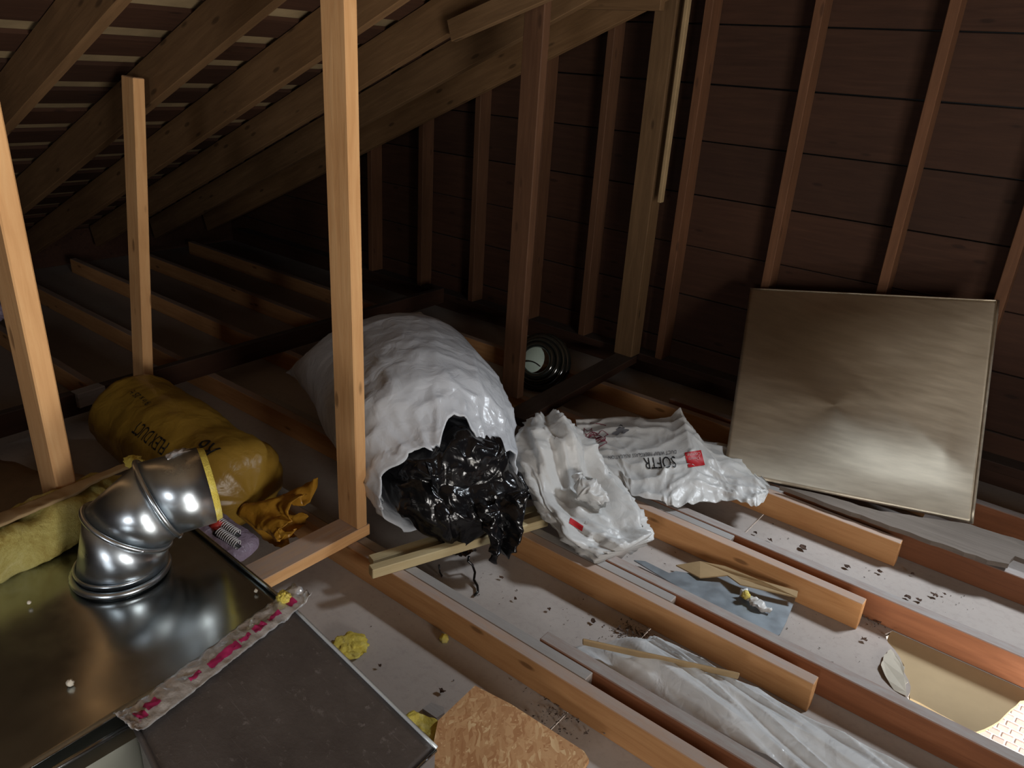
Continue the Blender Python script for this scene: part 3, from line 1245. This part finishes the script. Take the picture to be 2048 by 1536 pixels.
def liner(u, v):
    a = math.tau * u
    th = v * math.pi * .56
    fr = math.cos(th)
    rs = math.sin(th) ** .75
    k = .94 * (rim_scale(a) if math.sin(a) > -.1 else 1.0)
    k = 1 + (k - 1) * min(1, v * 1.3)
    p = V((-1.44, 1.55, .265)) + PV * (rs * (.27 if math.cos(a) < 0 else .235) * k * math.cos(a)) + zz * (rs * .17 * k * math.sin(a)) + AX * (.15 * fr)
    if math.sin(a) < 0:
        dn_ = -math.sin(a)
        p.z -= .03 * rs * dn_
        p += AX * (.13 * dn_ * rs) - PV * (.03 * dn_ * rs)
    w = .35 + .65 * math.sin(min(1, v * 1.2) * math.pi * .8)
    p += crumple(p + V((3, 1, 2)), 4.6, .034 * w) + crumple(p + V((0, 2, 0)), 11, .005)
    p.z = max(p.z, .092)
    return p


loc(grid('black_liner', liner, 120, 60, 'black_plastic', bag), bag)


# hanging black flap over the stick
def flap(u, v):
    e = V((-1.215, 1.545, .235)) + PV * ((u - .5) * (.16 - .10 * v))
    p = e + V((.02, -.02, -.165)) * v + AX * (.03 * math.sin(v * 2.2)) + V((.0, -.02, 0)) * v
    p += crumple(p + V((8, 0, 0)), 14, .013) + AX * (.022 * math.sin(u * 9))
    p.z = max(p.z, .128 - .06 * max(0, v - .75) * 4)
    return p


loc(grid('black_flap', flap, 40, 40, 'black_plastic', bag, thick=.0008), bag)


def corner(c, d, s, seed):
    c, d = V(c), V(d).normalized()
    w_ = d.cross(zz).normalized()

    def f(u, v):
        p = c + d * (s * v) + w_ * ((u - .5) * s * 1.3 * (1 - v ** 1.3)) + zz * (.018 * math.sin(u * 6 + seed) * (1 - v))
        return p + crumple(p + V((seed, 0, 0)), 20, .004)
    return f


loc(grid('black_flap', corner((-1.26, 1.70, .20), (.62, .55, -.45), .12, 1), 20, 20, 'black_plastic', bag, thick=.0008), bag)
loc(grid('black_flap', corner((-1.33, 1.42, .30), (-.35, -.25, .65), .085, 4), 20, 20, 'black_plastic', bag, thick=.0008), bag)

# torn black scrap with a string on the drywall
sc0 = pz(905, 1105, .06)


def scrap(u, v):
    p = pz(862 + 85 * u, 1118 - 22 * u + 34 * (v - .3) * math.sin(u * 2.6 + .3), .05)
    p.z = .05 + .02 * math.sin(u * 5) + .02 * v
    p += crumple(p, 30, .006)
    return p


sp = empty('plastic_scrap', pz(905, 1125, 0))
tag(sp, 'torn shreds of black plastic hanging under the end of the stick', 'plastic')
loc(grid('shred', scrap, 40, 12, 'black_plastic', sp, thick=.001), sp)
loc(tube('string', [pz(938, 1112, .06), pz(936, 1122, .05), pz(945, 1130, .03), pz(950, 1145, .02), pz(948, 1160, .012), pz(955, 1172, .008), pz(956, 1183, .008), pz(949, 1191, .006)], .004, 'black_plastic', sp, seg=6), sp)
loc(tube('string', [pz(878, 1130, .05), pz(880, 1145, .02), pz(884, 1152, .008)], .0025, 'black_plastic', sp, seg=6), sp)

# ================================================================== STICK BUNDLE
for (q, a_, b_, w_, h_, lab) in ((0, (741, 1144), (1092, 1040), .022, .030, 'pale green tinted batten lying across the joists, nearer of two'),
                                 (1, (741, 1122), (1082, 1018), .024, .022, 'brownish batten lying against the pale one under the black plastic')):
    A = pz(*a_, JH + h_ / 2)
    B = pz(*b_, JH + h_ / 2)
    o = lumber('batten', A, B, (0, 0, 1), h_, w_ + .008, 'batten' if q == 0 else 'stud_wood' if False else 'batten', bev=.002)
    tag(o, lab, 'wood strip', 'battens under the black bag')

# ================================================================== SMALL CRUMPLED WHITE BAG
b2 = empty('plastic_bag', (-1.1, 1.86, .09))
tag(b2, 'small crumpled white plastic bag with its open mouth toward the viewer', 'bag')
b2_axis = [V((-1.395, 2.02, .27)), V((-1.335, 1.965, .235)), V((-1.24, 1.905, .20)), V((-1.11, 1.85, .165)), V((-.98, 1.80, .13)), V((-.895, 1.775, .10))]
b2_hw = [.06, .115, .145, .155, .145, .11]
b2_hv = [.05, .10, .10, .085, .06, .035]


def lerp_list(L, t):
    x = t * (len(L) - 1)
    k = min(int(x), len(L) - 2)
    f = x - k
    return L[k] * (1 - f) + L[k + 1] * f


def bag2(t, a, inset=0.0):
    c = lerp_list(b2_axis, t)
    d = (lerp_list(b2_axis, min(1, t + .05)) - lerp_list(b2_axis, max(0, t - .05))).normalized()
    s = d.cross(zz).normalized()
    u = s.cross(d).normalized()
    hw, hv = lerp_list(b2_hw, t) - inset, lerp_list(b2_hv, t) - inset * .6
    # sagging open top between t .45 and .95
    op = max(0, min(1, (t - .38) / .15)) * max(0, min(1, (1.02 - t) / .12))
    sa = math.sin(a)
    up = hv * sa
    if sa > 0:
        up -= op * (hv * 1.25) * sa ** 1.5
    p = c + s * (hw * math.cos(a)) + u * up
    fold = math.sin(a * 7 + t * 5) * .010 * (1 - abs(t - .35))
    p += (s * math.cos(a) + u * sa) * fold
    rad = (s * math.cos(a) + u * sa)
    p += rad * (.030 * noise.noise(V((t * 3, math.cos(a) * 2.2, sa * 2.2 + 4))) + .020 * crease(V((t * 2.6 + .3 * math.sin(a), a * 2.3, 3)), 5) + .012 * crease(V((t * 9, a * 3.4 - t * 6, 6)), 6) - .012)
    p += crumple(p + V((4, 2, 0)), 10, .0035)
    p.z = max(p.z, .088 + .006 * ridge(p * 9, 1) if t < .85 else .06)
    return p


N1, N2 = 80, 96
loc(loft('bag_film', [[bag2(i / N1, math.tau * j / N2) for j in range(N2)] for i in range(N1 + 1)], 'cream_plastic', b2), b2)
# a crumpled inner fold and a small red print
def inner_fold(u, v):
    c = V((-1.17, 1.86, .20)).lerp(V((-1.04, 1.83, .155)), u)
    a = v * math.tau
    r = .035 * math.sin(max(.05, u) * math.pi * .93) + .008
    p = c + V((.3, .95, 0)) * (r * math.cos(a)) + zz * (r * .8 * math.sin(a))
    return p + crumple(p + V((1, 9, 3)), 17, .016)


loc(grid('inner_fold', inner_fold, 40, 40, 'cream_plastic', b2), b2)


def patch_on(px0, py0, ex, ey, z, n=6):
    """small sheet following given pixel axes at height z"""
    def f(u, v):
        return pz(px0 + ex[0] * u + ey[0] * v, py0 + ex[1] * u + ey[1] * v, z)
    return f


def drape(px, py, dg_objs, z0):
    o_ = CAM
    d = ray(px, py).normalized()
    best = None
    for ob in dg_objs:
        mi = ob.matrix_world.inverted()
        hit, loc_, nrm, _ = ob.ray_cast(mi @ o_, (mi.to_3x3() @ d).normalized())
        if hit:
            w = ob.matrix_world @ loc_
            if best is None or (w - o_).length < (best - o_).length:
                best = w
    if best is None:
        best = pz(px, py, z0)
    return best - d * .003


bpy.context.view_layer.update()
b2film = [c for c in b2.children]


def red2(u, v):
    return drape(1141 + 26 * u - 3 * v, 1035 + 17 * u + 11 * v, b2film, .15)


loc(grid('red_print', red2, 8, 5, 'red_ink', b2), b2)

# ================================================================== PRINTED FLAT BAG
b3 = empty('printed_bag', (-1.05, 2.33, .09))
tag(b3, 'flattened printed white bag with black lettering and a red square, by the metal sheet', 'bag')
# outline in the photo (front lower edge / rear upper edge), laid over the joists
front = [(1165, 945), (1240, 965), (1262, 1000), (1320, 1012), (1345, 1021), (1400, 1012), (1450, 1004), (1490, 1014), (1514, 1021), (1533, 998)]
rear = [(1150, 842), (1196, 838), (1250, 836), (1300, 838), (1340, 832), (1360, 815), (1378, 850), (1395, 880), (1480, 895), (1537, 975)]
front_z = [.10, .10, .095, .092, .092, .092, .094, .096, .095, .10]
rear_z = [.17, .17, .17, .18, .20, .24, .19, .15, .12, .10]


def b3_edge(L, Z, u):
    x = u * (len(L) - 1)
    k = min(int(x), len(L) - 2)
    f = x - k
    px = L[k][0] + (L[k + 1][0] - L[k][0]) * f
    py = L[k][1] + (L[k + 1][1] - L[k][1]) * f
    return pz(px, py, Z[k] + (Z[k + 1] - Z[k]) * f)


def bag3(u, v):
    a, b = b3_edge(front, front_z, u), b3_edge(rear, rear_z, u)
    p = a.lerp(b, v)
    bul = math.sin(v * math.pi) ** .8 * min(1, u / .12, (1 - u) / .1)
    flat = 1 - .75 * max(0, 1 - abs(v - .58) / .25) * max(0, 1 - abs(u - .5) / .38)
    p.z += bul * (.020 + .012 * flat * fbm(p * 7, 3))
    e = zz * (flat * (.016 * noise.noise(p * 6 + V((6, 6, 1))) + .014 * crease(V((u * 4 + v * 3, v * 6 - u * 4, 2)), 5) + .005 * crease(V((u * 11, v * 7 + u * 7, 5)), 5) - .006)) + crumple(p, 12, .0018 * flat)
    ed = min(1, v / .03, (1 - v) / .03)
    p += e * (.5 + .5 * ed)
    if v < .35:
        p.z += .012 * (.35 - v) / .35 * ridge(V((u * 14, v * 5, 1)), 2)
    p.z = max(p.z, .090)
    return p


ob3 = grid('bag_film', bag3, 110, 70, 'cream_plastic', b3)
loc(ob3, b3)


def under3(u, v):
    p = bag3(u, v)
    q = p.copy()
    q.z = max(.0895, p.z - .028 * math.sin(v * math.pi) * min(1, u / .1, (1 - u) / .1) - .001)
    return q


loc(grid('bag_underside', under3, 40, 30, 'cream_plastic', b3), b3)
# lettering, upside down as seen, draped on the film by a bag-space mapping
bpy.context.view_layer.update()


def b3_text(body, size_px, cx, cy, ang, mat, sx=1.0, name='printed_text', shear=0.0):
    me = text_mesh(body, 1.0, name, font_scale_x=sx)
    ca, sa = math.cos(ang), math.sin(ang)
    for v in me.vertices:
        x, y = v.co.x * size_px, -v.co.y * size_px
        x += shear * y
        X, Y = cx + x * ca - y * sa, cy + x * sa + y * ca
        v.co = drape(X, Y, [ob3], .14)
    o = link(name, me, mat, b3)
    loc(o, b3)
    return o


b3_text('SOFTR', 33, 1320, 924, math.radians(177), 'black_ink', .66, shear=.12)
b3_text('DUCT WRAP FIBERGLASS INSULATION', 10.5, 1285, 909, math.radians(175), 'grey_ink', .75)


def redsq(u, v):
    return drape(1369 + 33 * u + 8 * v, 905 - 5 * u + 30 * v, [ob3], .13)


loc(grid('red_print', redsq, 10, 10, 'red_ink', b3), b3)
for body, cy, sz in (('Owens', 917, 10), ('Corning', 908.5, 10)):
    me = text_mesh(body, 1.0, 'printed_text', font_scale_x=.8)
    for v in me.vertices:
        x, y = -v.co.x * sz, v.co.y * sz
        q = drape(1388 + x, cy + y - .12 * x, [ob3], .13)
        v.co = q + (CAM - q).normalized() * .002
    loc(link('printed_text', me, 'pink_ink', b3), b3)


def dark_blot(u, v):
    a = u * math.tau
    r = v * (1 + .35 * math.sin(3 * a) + .2 * math.sin(7 * a))
    return drape(1241 + 13 * r * math.cos(a), 861 + 8 * r * math.sin(a) - 3 * r * math.cos(a), [ob3], .16)


loc(grid('dark_print', dark_blot, 28, 5, 'grey_ink', b3), b3)


def squiggle(pts, mat='maroon_ink', r=.0012):
    P = [drape(x, y, [ob3], .16) for x, y in pts]
    loc(tube('pink_line', P, r, mat, b3, seg=5), b3)


rs = random.Random(4)
for q in range(5):
    cx, cy = 1176 + 6 * q, 866 + 7 * q % 22
    pts = []
    for s_ in range(26):
        a = s_ / 25 * math.tau * 1.1
        pts.append((cx + (14 + 6 * math.sin(3 * a + q)) * math.cos(a) * 1.1, cy + (8 + 4 * math.sin(5 * a + q * 2)) * math.sin(a)))
    squiggle(pts)
squiggle([(1180 + 4 * s_, 846 + .22 * s_ ** 2 * .35) for s_ in range(9)])

# ================================================================== LEANING METAL SHEET
ms = empty('metal_sheet', pz(1700, 1015, .095))
tag(ms, 'large square galvanised metal sheet leaning against the gable studs', 'metal sheet')
TL, TR = pyy(1501, 577, 3.215), pyy(1996, 601, 3.17)
BR, BL = pz(1943, 1047, .10), pz(1447, 944, .10)


def sheet(u, v):
    p = TL.lerp(TR, u).lerp(BL.lerp(BR, u), v)
    nrm = (TR - TL).cross(BL - TL).normalized()
    e = min(1, u / .12, (1 - u) / .12, v / .12, (1 - v) / .12)
    b = .020 * noise.noise(V((u * 1.7, v * 1.7, 3.3))) + .010 * math.exp(-((u - .62) ** 2 + (v - .38) ** 2) / .012) - .014 * math.exp(-((u - .35) ** 2 + (v - .22) ** 2) / .03)
    b += .012 * math.exp(-abs(v - (.35 + .75 * u - .3)) / .12) * u
    return p + nrm * (b * e)


loc(grid('sheet_panel', sheet, 60, 60, 'sheet_metal', ms, thick=.002), ms)
loc(tube('folded_edge', [sheet(1, q / 16) for q in range(17)], .006, 'sheet_metal', ms, seg=8), ms)
loc(tube('folded_edge', [sheet(q / 16, 0) for q in range(17)], .003, 'sheet_metal', ms, seg=6), ms)

# grey board lying on the far joists at the foot of the sheet
pl = [pz(1560, 972, .118), pz(1640, 988, .118), pz(1760, 1022, .118), pz(1940, 1048, .118), pz(2070, 1090, .118), pz(2080, 1130, .118), pz(2030, 1112, .118), pz(2018, 1128, .118), pz(1975, 1120, .118), pz(1800, 1058, .118)]
o = prism('loose_board', jag(pl, .03, .004, 5), .016, 'dark_grey_wood')
tag(o, 'rough grey board lying on the joists at the foot of the metal sheet', 'board')

# ================================================================== DARK ROUND COIL BEHIND THE POST
rc = empty('coil_roll', pz(1095, 775, .10))
tag(rc, 'dark glossy round coil with a pale green face behind the reddish post', 'roll')
cc = pyy(1076, 722, 2.74)
cn = (CAM - cc).normalized()
cn = (cn + V((-.25, -.1, .1))).normalized()
cu_ = cn.cross(zz).normalized()
cv_ = cu_.cross(cn).normalized()
for q, (rad, off, rr) in enumerate(((.075, .03, .014), (.098, .01, .014), (.118, -.02, .015), (.128, -.06, .018))):
    loc(tube('coil_turn', [cc + cn * off + cu_ * (rad * math.cos(a)) + cv_ * (rad * math.sin(a)) for a in [math.tau * s_ / 40 for s_ in range(40)]], rr, 'dark_glass', rc, seg=12, closed=True), rc)


def disc(u, v):
    a = u * math.tau
    return cc + cn * .045 + cu_ * (.058 * v * math.cos(a) + .022) + cv_ * (.066 * v * math.sin(a) + .004) - cn * (.02 * v * v)


loc(grid('pale_face', disc, 32, 8, 'pale_green', rc), rc)
loc(tube('dark_band', [cc + cn * .05 + cu_ * (-.03 + .006 * s_) + cv_ * (-.012 - .0006 * (s_ - 8) ** 2 * .4) for s_ in range(16)], .003, 'black_rubber', rc, seg=5), rc)

# ================================================================== ITEMS IN THE BAYS
# OSB offcut
ob_pts = [pz(950, 1371, .10), pz(1022, 1408, .095), pz(1095, 1455, .085), pz(1168, 1502, .075), pz(1178, 1518, .075), pz(1150, 1560, .075), pz(1000, 1640, .08), pz(860, 1520, .10), pz(876, 1441, .105)]
o = prism('osb_offcut', ob_pts, .012, 'osb', nrm=(.1, -.05, -1))
tag(o, 'orange strand board offcut at the bottom beside the duct', 'board')
strip('insulation_strip', [pz(818, 1432, .085), pz(870, 1470, .075), pz(935, 1520, .07), pz(1010, 1580, .07)], [.016, .03, .032, .03], [.012, .016, .016, .016], 'fibreglass_bright', 'yellow fibreglass strip squeezed between the dark duct and the strand board', 'insulation', amp=.006, freq=30, seed=7)
tuft('insulation_disc', pz(700, 1291, .010), .045, 'fibreglass_bright', 'round yellow fibreglass plug lying on the drywall', 'insulation', sq=(1, 1, .30), n=40, amp=.26, seed=31)
tuft('insulation_tuft', pz(888, 1277, .008), .012, 'fibreglass_bright', 'small pale yellow tuft on the drywall near the first joist', 'insulation', n=12, seed=33)
o = prism('drywall_chip', [pz(845, 1417, .012), pz(862, 1405, .012), pz(888, 1414, .012), pz(889, 1425, .012), pz(873, 1436, .012)], .01, 'grey_wood')
tag(o, 'small flat grey chip lying beside the strand board corner', 'debris')

# crinkled clear film in the bay between first and second joists
def film(u, v):
    ya_, yb2 = JY[0] + .118, JY[1] - .085
    x = -.80 + u * 1.25
    w = min(1, u / .12)
    y = ya_ + .02 + (yb2 - ya_ - .02) * (.5 + (v - .5) * (.25 + .75 * w))
    y -= .08 * (1 - w)
    p = V((x, y, .03 + .035 * math.sin(v * math.pi) * w))
    p.z += (.030 * crease(V((x * 1.1, (y + .12 * x) * 13, 3)), 3) + .018 * crease(V((x * 2.6, (y + .2 * x) * 30, 5)), 3)) * (.3 + .7 * w)
    p.z = max(p.z, .004)
    if p.z > .10:
        p.z = .10
    return p


o = grid('plastic_film', film, 120, 90, 'clear_film', thick=.0005)
tag(o, 'crinkled translucent plastic film lying between the first two joists', 'film')
A, B = pz(1165, 1283, .098), pz(1478, 1352, .104)
o = lumber('thin_lath', A, B, (0, -.5, 1), .03, .006, 'kraft_light')
tag(o, 'thin brown lath lying along the edge of the clear film', 'wood strip')

# grey sheet metal scrap with torn cardboard in the second bay
gz = .02
gp = [pz(x_, y_, gz) for x_, y_ in ((1268, 1120), (1290, 1122), (1338, 1146), (1352, 1142), (1420, 1152), (1460, 1150), (1478, 1168), (1592, 1183), (1590, 1200), (1572, 1245), (1560, 1268), (1550, 1275), (1400, 1200))]
o = prism('metal_scrap', gp, .004, 'grey_metal')
tag(o, 'blue grey torn sheet of metal lying between the second and third joists', 'metal sheet')
cp = [pz(1352, 1130, .02), pz(1400, 1122, .045), pz(1450, 1132, .055), pz(1520, 1160, .06), pz(1596, 1182, .055), pz(1594, 1194, .05), pz(1480, 1168, .05), pz(1455, 1150, .045), pz(1400, 1155, .03)]
o = prism('cardboard_scrap', cp, .004, 'kraft_light')
tag(o, 'torn brown cardboard strip tucked against the third joist', 'cardboard')
o = strip('crumpled_wrapper', [pz(1488, 1186, .035), pz(1503, 1200, .035), pz(1512, 1208, .035), pz(1540, 1222, .03)], [.012, .010, .013, .008], [.012, .008, .010, .007], 'cream_plastic', 'small crumpled cream wrapper on the grey metal scrap', 'litter', amp=.01, freq=45, seed=3, nseg=36, n=18)
tuft('insulation_tuft', pz(1492, 1190, .045), .012, 'fibreglass_bright', 'yellow tuft beside the cream wrapper on the metal scrap', 'insulation', n=12, seed=41)

# fallen drywall flap with brown paper back, hanging below the hole
FS = .16


def pflap(px, py):
    """point on the sagging board: z falls with the distance from its hinge at y1"""
    r = ray(px, py)
    t = (-.001 - FS * y1 - CAM.z) / (r.z - FS * r.y)
    return CAM + r * t


fl = [V((-.188, y1 - .002, -.001)), V((.05, y1 - .002, -.001)), V((.30, y1 - .002, -.001)), V((.42, y1 - .02, -.004))]
low = [pflap(x_, y_) for x_, y_ in ((2085, 1398), (2040, 1402), (2012, 1428), (1998, 1442), (1985, 1450), (1952, 1464), (1930, 1456), (1880, 1428), (1820, 1396), (1812, 1362), (1808, 1330), (1790, 1300), (1774, 1280))]
fp = fl + low
flap_o = empty('broken_drywall', fl[1])
tag(flap_o, 'broken piece of brown backed drywall sagging into the hole', 'drywall')
fo = prism('drywall_slab', jag(fp, .02, .003, 9, fixed=(0, 1, 2)), .010, 'drywall_back', flap_o, nrm=(.05, .1, -1))
loc(fo, flap_o)
tp = [pz(1782, 1298, .004), pz(1798, 1318, .010), pz(1810, 1335, .014), pz(1808, 1352, .012), pz(1816, 1364, .010), pz(1811, 1368, .008), pz(1814, 1392, .004), pz(1788, 1380, .001), pz(1770, 1350, .010), pz(1762, 1330, .012), pz(1768, 1310, .008)]
o = prism('torn_paper', jag(tp, .012, .002, 12), .0012, 'cream_paper')
tag(o, 'torn cream paper flap curling up at the broken drywall edge', 'paper')

# plaster lumps and leaves
leaf_px = [(1605, 1097, .018), (1540, 1082, .012), (1693, 1135, .012), (1760, 1146, .011), (1868, 1193, .013), (1838, 1202, .013), (1815, 1197, .012), (1825, 1150, .007), (1888, 1191, .006), (1510, 1068, .008), (1727, 1281, .011), (1240, 1262, .010), (1186, 1245, .010), (1098, 1221, .007), (1003, 1157, .008), (1718, 1230, .012), (1755, 1245, .010), (1030, 1200, .006), (885, 1385, .010), (760, 1335, .006)]
plc = ['near the printed bag', 'at the drywall seam', 'below the fourth joist', 'under the sawn end of the fourth joist', 'on the far right drywall, right of a pair', 'on the far right drywall, middle of three', 'on the far right drywall, left of three', 'just past the fourth joist end', 'smallest on the far right drywall', 'beside the seam by the printed bag',
       'on the pale drywall before the torn paper', 'near the dark debris heap in the second bay', 'left of the dark debris heap', 'in the middle of the second bay', 'at the left of the second bay', 'behind the sawn end of the third joist', 'in the dark corner by the third joist end', 'beside the second joist shadow', 'near the strand board corner', 'right of the yellow plug']
for (x, y, s_), w_ in zip(leaf_px, plc):
    c = pz(x, y, .004)
    rnd = random.Random(x)
    pts = []
    n_ = 11
    for q in range(n_):
        a = math.tau * q / n_
        r = s_ * rnd.uniform(.45, 1.1)
        pts.append(c + V((r * math.cos(a), r * .7 * math.sin(a), .004 + .006 * rnd.random())))
    o = prism('dry_leaf', pts, .0015, 'leaf')
    tag(o, 'dark shrivelled leaf scrap ' + w_, 'leaf', 'leaf scraps')

# crumbs and dust between the joists (uncountable)
bm = bmesh.new()
rnd = random.Random(11)


def crumb(c, s_):
    vs = [bm.verts.new(c + V((rnd.uniform(-1, 1), rnd.uniform(-1, 1), rnd.uniform(-.1, .9))) * s_) for _ in range(4)]
    for f in ((0, 1, 2), (0, 1, 3), (0, 2, 3), (1, 2, 3)):
        bm.faces.new([vs[q] for q in f])


for k in range(4):
    y_a = (JY[k - 1] + .112) if k else .72
    for _ in range(170):
        x = rnd.uniform(-1.5, .0 if k != 2 else -.15)
        crumb(V((x, rnd.uniform(y_a, JY[k] - .005), .001)), rnd.choice((.0012, .0018, .0025, .004)))
# heaps at the seam and by the joist end
for (x, y, n_, sp_) in ((1265, 1272, 130, .035), (1745, 1240, 90, .035), (1120, 1435, 120, .04), (1290, 1275, 70, .03)):
    c = pz(x, y, 0)
    for _ in range(n_):
        crumb(c + V((rnd.gauss(0, sp_), rnd.gauss(0, sp_ * .7), .002 + abs(rnd.gauss(0, .004)))), rnd.uniform(.002, .006))
me = bpy.data.meshes.new('debris_crumbs')
bm.to_mesh(me)
bm.free()
o = link('debris_crumbs', me, 'crumb')
tag(o, 'dark crumbs and dirt scattered over the drywall between the joists', 'debris', kind='stuff')

# far eaves: short lit lengths of joists beyond the beam are the same joists; small pink bag at left edge
tuft('plastic_wad', pyy(-4, 622, 1.0), .03, 'purple_plastic', 'small pinkish plastic wad at the very left edge behind the post', 'plastic', sq=(1, 1, 1.2), n=16, seed=51)
